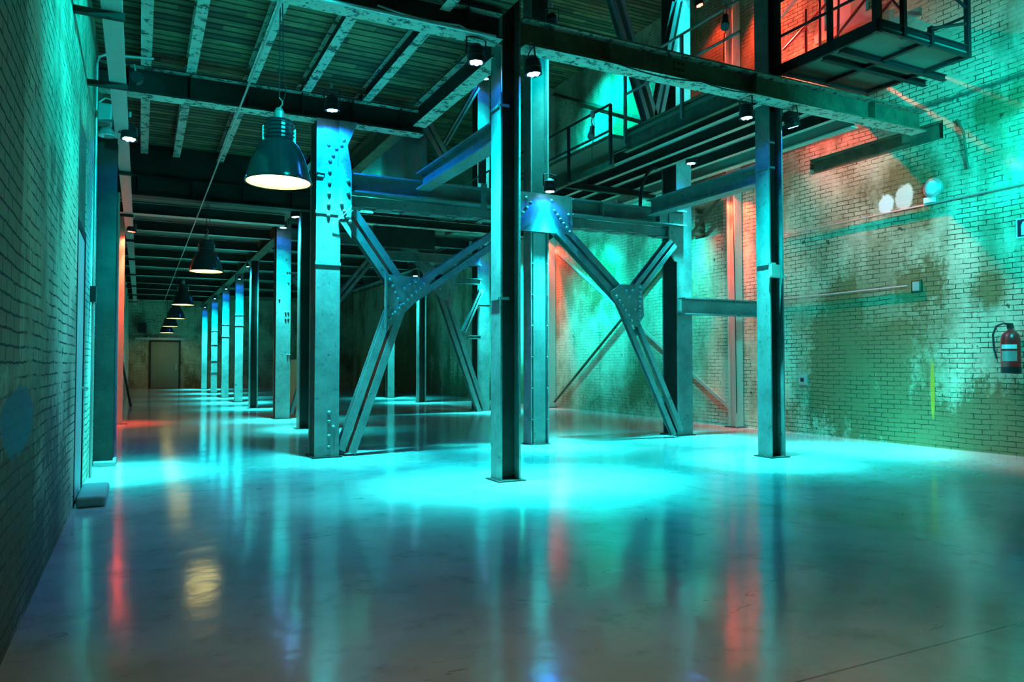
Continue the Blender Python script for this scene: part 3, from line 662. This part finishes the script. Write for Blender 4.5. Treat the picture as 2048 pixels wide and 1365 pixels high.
obj('junction_box', box(B(), LX, LX + .06, 9.68, 9.82, 2.0, 2.18), 'black', t)
o = obj('conduit', tube(B(), [(-.36, 14.2, .0), (-.36, 14.2, 4.2)], .022), 'cream_steel', origin=(-.36, 14.2, 0)); tag(o, 'cream vertical pipe between the dark column and the red-lit post', 'pipe')
t = thing('flood_light', 'small pale floodlight clamped to the left wall above the dark column', 'lamp', (-.45, 10.2, 4.1))
obj('housing', bevel(box(B(), LX + .02, -.34, 10.12, 10.34, 4.20, 4.44), .02), 'alu', t); obj('reflector', lathe(B(), (-.40, 10.2, 4.08), [(.03, .1), (.08, .04), (.11, -.02), (.10, -.03)], 20), 'alu', t); obj('yoke', tube(B(), [(-.5, 10.2, 4.44), (-.42, 10.2, 4.52), (-.3, 10.2, 4.50)], .012), 'alu', t)
t = thing('flood_light', 'small round lamp bracketed beside the cable tray near the upper left', 'lamp', (-.1, 9.9, 4.7))
obj('housing', lathe(B(), (-.08, 9.9, 4.72), [(.001, -.05), (.07, -.05), (.08, .02), (.05, .06), (.001, .06)], 20, 'y'), 'black', t); obj('bracket', tube(B(), [(-.09, 9.9, 4.78), (-.11, 9.9, 4.88)], .012), 'alu', t)
o = obj('lengthwise_pipe', tube(B(), [(.98, 3.0, 4.22), (.98, 41.5, 4.22)], .012), 'alu', origin=(.98, 7, 4.22))
tag(o, 'thin pipe running lengthwise beside the row of pendant lamps', 'pipe')
# leftover scenery in the hall
bm = B(); plate(bm, [(3.40, 0.0), (4.6, 0.0), (4.6, 1.6), (3.40, 1.35)], 20.0, 20.04)
o = obj('plywood_sheet', bm, 'ply', origin=(4.0, 20.02, 0)); tag(o, 'pale plywood sheet standing behind the second frame column', 'board')
bm = B()
nx, nz = 24, 6
g = [[bm.verts.new((4.2 + 3.2 * i / nx, 20.2 + .16 * math.sin(i * 1.3) + .2 * j / nz, 4.82 + (2.9 + .3 * i / nx) * j / nz)) for i in range(nx + 1)] for j in range(nz + 1)]
for j in range(nz):
    for i in range(nx): bm.faces.new((g[j][i], g[j][i + 1], g[j + 1][i + 1], g[j + 1][i]))
ret = bmesh.ops.solidify(bm, geom=list(bm.faces), thickness=.02)
o = obj('fabric_sheet', bm, 'sheet', origin=(5.6, 20.2, 4.8), smooth=True); tag(o, 'pale draped sheet on the upper level left of the nearest column', 'curtain')

# ------------------------------------------------------------------ pendant lamps
def tree(o, parent=None):
    c = o.copy(); C.objects.link(c); c.parent = parent
    for ch in list(o.children): tree(ch, c)
    return c
def pendant_proto():
    t = thing('pendant_lamp', '', '', (0, 0, 0)); c0 = (0, 0, 0)
    k = 1.0
    prof = [(.325, 0), (.325, .02), (.315, .05), (.29, .15), (.25, .27), (.20, .37), (.14, .43), (.13, .44)]
    inner = [(r - .012, h) for r, h in prof][::-1]
    obj('shade', lathe(B(), c0, prof, 48), 'shade', t, smooth=True)
    obj('shade_lining', lathe(B(), c0, inner, 48), 'shade_in', t, smooth=True)
    obj('rim', lathe(B(), c0, [(.327, -.004), (.334, .006), (.327, .018), (.318, .006), (.327, -.004)], 48), 'shade', t, smooth=True)
    obj('diffuser', lathe(B(), c0, [(.001, .022), (.15, .022), (.30, .026), (.311, .03)], 48), 'glow', t)
    bm = lathe(B(), c0, [(.13, .43), (.145, .44), (.145, .60), (.13, .63), (.10, .64), (.001, .64)], 24)
    for z in (.47, .51, .55, .59): lathe(bm, c0, [(.145, z - .008), (.155, z), (.145, z + .008)], 24)
    obj('gear_housing', bm, 'shade', t)
    for s in (-1, 1): obj('latch', box(B(), s * .15 - .012, s * .15 + .012, -.02, .02, .42, .56), 'alu', t)
    obj('neck', lathe(B(), c0, [(.05, .64), (.05, .72), (.03, .76), (.001, .76)], 16), 'alu', t)
    obj('hook', tube(B(), [(0, 0, .76), (.03, 0, .80), (.03, 0, .84), (0, 0, .87)], .007), 'alu', t)
    return t
pp = pendant_proto()
PL = [(7.75, 3.13, 'nearest and largest pendant lamp, black bell shade beside the riveted column'), (16.3, 3.17, 'second nearest black pendant lamp over the aisle'),
      (25.4, 3.13, 'third black pendant lamp from the camera'), (30.7, 2.99, 'fourth black pendant lamp from the camera'), (36.6, 2.95, 'fifth black pendant lamp, last but one in the row'), (41.0, 2.83, 'farthest and smallest black pendant lamp of the row')]
def area(name, loc, size, power, col, parent, spot=None, blend=.5, aim=None, radius=.05):
    ld = D.lights.new(name, 'AREA' if spot is None else 'SPOT'); ld.energy = power; ld.color = col
    if spot is None: ld.shape = 'DISK'; ld.size = size; ld.spread = math.radians(160)
    else: ld.spot_size = math.radians(spot); ld.spot_blend = blend; ld.shadow_soft_size = radius
    o = D.objects.new(name, ld); C.objects.link(o); o.parent = parent; o.location = loc
    if aim is not None: o.rotation_euler = Vector(aim).to_track_quat('-Z', 'Y').to_euler()
    return o
for i, (y, z, lab) in enumerate(PL):
    o = pp if i == 0 else tree(pp)
    o.location = (1.18 + (.05 if i == 0 else 0), y, z); tag(o, lab, 'pendant lamp', 'row of pendant lamps')
    zt = 5.235 if y < 15 else 4.555
    bm = tube(B(), [(.0, 0, .87), (0, 0, zt - z)], .006); bmesh.ops.recalc_face_normals(bm, faces=bm.faces)
    me = D.meshes.new('suspension_wire'); me.materials.append(M['cable']); bm.to_mesh(me); bm.free()
    w = D.objects.new('suspension_wire', me); C.objects.link(w); w.parent = o
    bm = tube(B(), [(.0, 0, .70), (.07, .03, .95), (.05, .06, 1.2), (0.02, .02, zt - z)], .005); bmesh.ops.recalc_face_normals(bm, faces=bm.faces)
    me = D.meshes.new('power_cable'); me.materials.append(M['cable']); bm.to_mesh(me); bm.free()
    w = D.objects.new('power_cable', me); C.objects.link(w); w.parent = o
    area('lamp_light', (0, 0, .012), .56, 4, (1, .72, .28), o, aim=(0, 0, -1))
# ------------------------------------------------------------------ LED spots
def par_proto(lens):
    t = thing('led_spotlight', '', '', (0, 0, 0)); c0 = (0, 0, 0)
    bm = lathe(B(), c0, [(.001, .20), (.055, .20), (.075, .17), (.095, .05), (.10, 0), (.085, 0)], 24)
    for z in (.07, .10, .13, .16): lathe(bm, c0, [(.088 - (z - .07) * .12, z - .006), (.102 - (z - .07) * .12, z), (.088 - (z - .07) * .12, z + .006)], 24)
    obj('housing', bm, 'black', t)
    bm = B(); tube(bm, [(-.115, 0, .08), (-.115, 0, .27), (0, 0, .29), (.115, 0, .27), (.115, 0, .08)], .010)
    obj('yoke', bm, 'black', t)
    obj('clamp', tube(B(), [(0, 0, .29), (0, 0, .36)], .018), 'alu', t)
    obj('face', lathe(B(), c0, [(.001, .012), (.086, .012), (.086, .006)], 24), 'black', t)
    bm = B()
    for k in range(7):
        a = k * PI / 3; r = 0 if k == 6 else .052
        lathe(bm, (r * math.cos(a), r * math.sin(a), 0), [(.001, -.006), (.012, -.005), (.021, .0), (.021, .010)], 12)
    obj('lens_array', bm, lens, t)
    return t
pc, pr = par_proto('lens_c'), par_proto('lens_r'); usedc = [False, False]
CY = (.0, .86, .94); BL = (.0, .20, 1.0); RD = (1.0, .07, .035)
def led(loc, label, power=1.0, aim=(0, 0, -1), red=False, spot=66, wide=150, wp=1.0, col=CY):
    i = 1 if red else 0; proto = (pc, pr)[i]
    o = proto if not usedc[i] else tree(proto); 
    if not usedc[i]: usedc[i] = True
    # copies of the prototype are taken before it gets lights: see below
    o.location = loc; tag(o, label, 'spotlight', 'red spotlights' if red else 'cyan spotlights')
    a = Vector(aim).normalized(); o.rotation_euler = (-a).to_track_quat('Z', 'Y').to_euler()
    LIGHTS.append((o, power, red, spot, wide, wp, col)); return o
LIGHTS = []
dn = (0, 0, -1)
LED = [((2.27, 9.95, 4.70), 'cyan spotlight at the top of the broad riveted column', .8, (0.05, .06, -1)),
       ((3.24, 7.36, 4.58), 'cyan spotlight on the left side of the nearest column', 1.15, (.0, .0, -1)),
       ((3.92, 7.30, 4.55), 'cyan spotlight on the right side of the nearest column', 1.3, (.1, -.02, -1)),
       ((5.78, 10.22, 4.02), 'cyan spotlight on top of the big plate of the central column', 1.0, (0, 0, -1)),
       ((7.22, 7.42, 4.58), 'cyan spotlight left of the column nearest the right wall', 1.1, (.06, .0, -1)),
       ((8.12, 7.46, 4.60), 'cyan spotlight right of the column nearest the right wall', 1.3, (.35, .05, -1)),
       ((8.60, 10.18, 4.80), 'cyan spotlight at the top of the catwalk column', 1.0, (0, 0, -1)),
       ((2.91, 17.62, 4.42), 'cyan spotlight at the top of the second frame column', 1.0, (0, 0, -1)),
       ((2.72, 15.05, 4.20), 'cyan spotlight on the half-hidden slim column', .9, (.1, 0, -1)),
       ((2.74, 22.5, 4.08), 'cyan spotlight on the dark aisle column with one bright edge', 1.5, (.1, 0, -1)),
       ((2.90, 25.95, 4.08), 'cyan spotlight on the aisle column left of the dark one', 1.5, (0, 0, -1)),
       ((2.85, 29.65, 4.08), 'cyan spotlight on the aisle column third from the far end', 1.5, (0, 0, -1)),
       ((2.85, 34.35, 4.08), 'cyan spotlight on the many-collared aisle column', 1.5, (0, 0, -1)),
       ((2.85, 39.75, 4.08), 'cyan spotlight on the farthest aisle column', 1.5, (0, 0, -1)),
       ((8.30, 18.15, 4.3), 'cyan spotlight low on the glaring white-lit column', 1.0, (0, 0, -1)),
       ((8.28, 18.15, 9.0), 'cyan spotlight at the top of the glaring white-lit column', 1.1, (0, .0, -1)),
       ((8.15, 23.5, 4.2), 'cyan spotlight on the slim hall column', 1.0, (.0, 0, -1)),
       ((8.05, 23.5, 9.0), 'cyan spotlight high on the slim hall column', 1.1, (.1, 0, -1)),
       ((8.38, 26.8, 4.3), 'cyan spotlight on the farthest hall column', 1.0, (0, 0, -1)),
       ((5.85, 10.28, 6.72), 'cyan spotlight high on the central column above the rusty girder', 1.0, (.03, .05, -1)),
       ((8.85, 10.20, 8.6), 'cyan spotlight high on the catwalk column out of view', 1.0, (0, .05, -1)),
       ((-.16, 10.40, 4.10), 'cyan spotlight on the left wall beside the dark column', .9, (-.02, -.10, -1)),
       ((9.7, 4.0, 5.0), 'added unseen cyan spotlight by the near end of the right wall', .40, (.8, .55, -.35)),  # added out of frame to wash the right wall teal
       ((2.2, 5.0, 4.7), 'added unseen cyan spotlight under the near boards facing the left wall', .55, (-1, .75, -.22)),  # extra lamp put in overhead to turn the left wall cyan
       ((9.3, 13.2, 4.55), 'added cyan wash light under the catwalk facing the right wall', .45, (1, .25, -.9)),  # added wall wash, not one of the column fixtures
       ((8.3, 3.4, 4.9), 'added unseen cyan spotlight high on the right facing the brick wall', .75, (1, 1.35, -.40)),  # extra off-frame light added to lift the brickwork
       ((5.3, 18.9, 7.9), 'added cyan light over the pale draped sheet', .35, (.1, .5, -1)),  # small lamp added to brighten the sheet
       ((9.3, 16.4, 4.50), 'added cyan wash light under the far catwalk facing the plastered wall', .6, (1, .2, -.9)),  # second added wash, for the dim plaster stretch
       ((9.2, 21.2, 4.35), 'added cyan wash light past the glaring column facing the far right wall', 1.1, (1, .3, -.8)),  # put in to brighten the far stretch of wall
       ((9.0, 15.5, 9.1), 'added cyan wash light near the roof facing the upper right wall', 1.2, (1, .2, -1)),  # added to brighten the wall above the catwalk
       ]
RED = [((10.66, 11.45, 4.75), 'red spotlight on the near red-lit post of the right wall', .8, (.12, .02, -1)),
       ((10.62, 19.05, 4.95), 'red spotlight on the far red-lit post of the right wall', .8, (.1, .02, -1)),
       ((-.20, 17.72, 4.10), 'red spotlight on the red-lit post of the left wall', 1.3, (-.1, .05, -1)),
       ((10.0, 11.2, 8.6), 'red spotlight high on the right wall above the platform', 2.2, (.9, -2.4, -3.1)),
       ((10.4, 12.0, 8.8), 'red spotlight high over the near red-lit post', .7, (.35, -.35, -1.5)),
       ]
for L_, red in ((LED, False), (RED, True)):
    for (loc, lab, pw, aim) in L_:
        o = led(loc, lab, pw, aim, red, wp={9.95: 22, 10.22: 2.5}.get(loc[1], 1.0))
        if loc[0] < 3 and 22 < loc[1] < 41: o.scale = (.5, .5, .5)
for (o, pw, red, spot, wide, wp, col) in LIGHTS:
    if red:
        area('spot_beam', (0, 0, -.02), 0, 2200 * pw, RD, o, spot=42, blend=1, aim=(0, 0, -1), radius=.05)
        area('spot_spill', (0, 0, -.02), 0, (240 if o.location.x > 9.9 or o.location.x < 0 else 60) * pw, RD, o, spot=130, blend=.6, aim=(0, 0, -1), radius=.05)
    else:
        if abs(o.rotation_euler.x) + abs(o.rotation_euler.y) > .5:
            area('spot_wash', (0, 0, -.02), 0, 2600 * pw, (0, .84, .88), o, spot=95, blend=1, aim=(0, 0, -1), radius=.06)
            continue
        area('spot_core', (0, 0, -.02), 0, 5400 * pw, (.05, 1, .98), o, spot=36, blend=1, aim=(0, 0, -1), radius=.05)
        area('spot_beam', (0, 0, -.02), 0, 2300 * pw, CY, o, spot=58, blend=1, aim=(0, 0, -1), radius=.05)
        area('spot_spill', (0, 0, -.02), 0, 38 * pw * wp, BL, o, spot=150, blend=.5, aim=(0, 0, -1), radius=.05)
        area('spot_fringe', (0, 0, -.02), 0, 430 * pw * (.35 if wp > 1 else 1), (0, .80, .90), o, spot=86, blend=1, aim=(0, 0, -1), radius=.05)
# added warm lamp, unseen above the frame, to light the foreground floor
t = thing('pendant_lamp', 'added unseen black pendant lamp over the near floor, above the top of the picture', 'pendant lamp', (0.9, .9, 4.3))
obj('shade', lathe(B(), (0.9, .9, 4.3), [(.32, 0), (.29, .15), (.2, .37), (.13, .44), (.001, .44)], 32), 'shade', t)
obj('suspension_wire', tube(B(), [(.9, .9, 4.74), (.9, .9, 5.24)], .006), 'cable', t)
area('lamp_light', (0, 0, .05), .5, 260, (1, .78, .30), t, spot=90, blend=1, aim=(-.02, .04, -1))

# clamp lamps on the catwalk railings and loose cables
def clamp_lamp(x, y, z, label):
    t = thing('clamp_lamp', label, 'lamp', (x, y, z))
    obj('clamp', box(B(), x - .03, x + .03, y - .03, y + .03, z - .05, z + .05), 'alu', t)
    obj('arm', tube(B(), [(x, y, z - .04), (x - .03, y, z - .14), (x - .01, y - .02, z - .22)], .012), 'alu', t)
    c = Vector((x - .02, y - .02, z - .24)); bm = B()
    tube(bm, [c, c + Vector((-.04, -.04, -.10)), c + Vector((-.06, -.06, -.15))], .045, 14); tube(bm, [c + Vector((-.06, -.06, -.15)), c + Vector((-.09, -.09, -.20))], .06, 14)
    obj('housing', bm, 'black', t)
    obj('cable', tube(B(), [(x + .02, y, z - .05), (x + .06, y + .04, z - .3), (x + .02, y + .06, z - .55), (x + .05, y + .1, z - .8)], .006), 'cable', t)
clamp_lamp(7.14, 7.72, 6.30, 'clamp lamp on the near catwalk railing beside the red-lit post')
clamp_lamp(6.93, 10.75, 5.60, 'clamp lamp on the far catwalk railing against the teal wall')
for a, b, lab in (((10.93, 19.1, 9.3), (10.93, 14.6, 7.2), 'thin diagonal brace high on the right wall behind the long rusty girder'),):
    o = obj('wall_brace', sweep(B(), a, b, L(.08)), 'steel_rust', origin=a); tag(o, lab, 'brace')
def cable(pts, label, r=.009, mat='cable'):
    out = []
    for a, b in zip(pts, pts[1:]):
        for k in range(8):
            f = k / 8; sag = -.10 * math.sin(PI * f) * (Vector(b) - Vector(a)).length * .35
            p = Vector(a).lerp(Vector(b), f); p.z += sag; out.append(p)
    out.append(Vector(pts[-1])); o = obj('cable', tube(B(), out, r, 6), mat, origin=pts[0]); tag(o, label, 'cable')
cable([(2.1, 7.24, 4.92), (3.0, 7.24, 4.90), (3.52, 7.30, 4.80), (3.54, 7.33, 4.30)], 'pale cable looping down beside the left lamp of the nearest column', .010, 'alu')
cable([(5.0, 7.25, 4.86), (6.3, 7.25, 4.86), (7.2, 7.25, 4.86)], 'dark cable sagging under the long rusty girder')
cable([(2.36, 10.29, 3.22), (2.56, 10.24, 3.42), (2.62, 10.24, 3.50)], 'short pale wire between the rivets of the broad riveted column', .006, 'alu')
cable([(10.70, 11.40, 4.6), (10.74, 11.40, 2.4), (10.73, 11.38, .3)], 'black cable hanging down the near red-lit post')
o = obj('ceiling_pipe', tube(B(), [(.1, 7.2, 4.84), (3.4, 7.2, 4.84)], .02), 'alu', origin=(.1, 7.2, 4.84)); tag(o, 'thin bright pipe along the upper left girder', 'pipe')
# ------------------------------------------------------------------ world, camera
w = D.worlds.new('World'); S.world = w; w.use_nodes = True
w.node_tree.nodes['Background'].inputs[0].default_value = (.5, .5, .4, 1); w.node_tree.nodes['Background'].inputs[1].default_value = .02
cd = D.cameras.new('camera'); cam = D.objects.new('camera', cd); C.objects.link(cam)
cam.location = (0, 0, 1.3); cam.rotation_euler = (math.radians(90 + 1.713), 0, -math.radians(26.555))
cd.sensor_width = 36; cd.lens = 36 * 1488 / 2048; cd.clip_start = .05; cd.clip_end = 200
S.camera = cam
vs = S.view_settings; vs.view_transform = 'Standard'; vs.look = 'None'; vs.gamma = 1; vs.use_curve_mapping = False; vs.exposure = 0.0
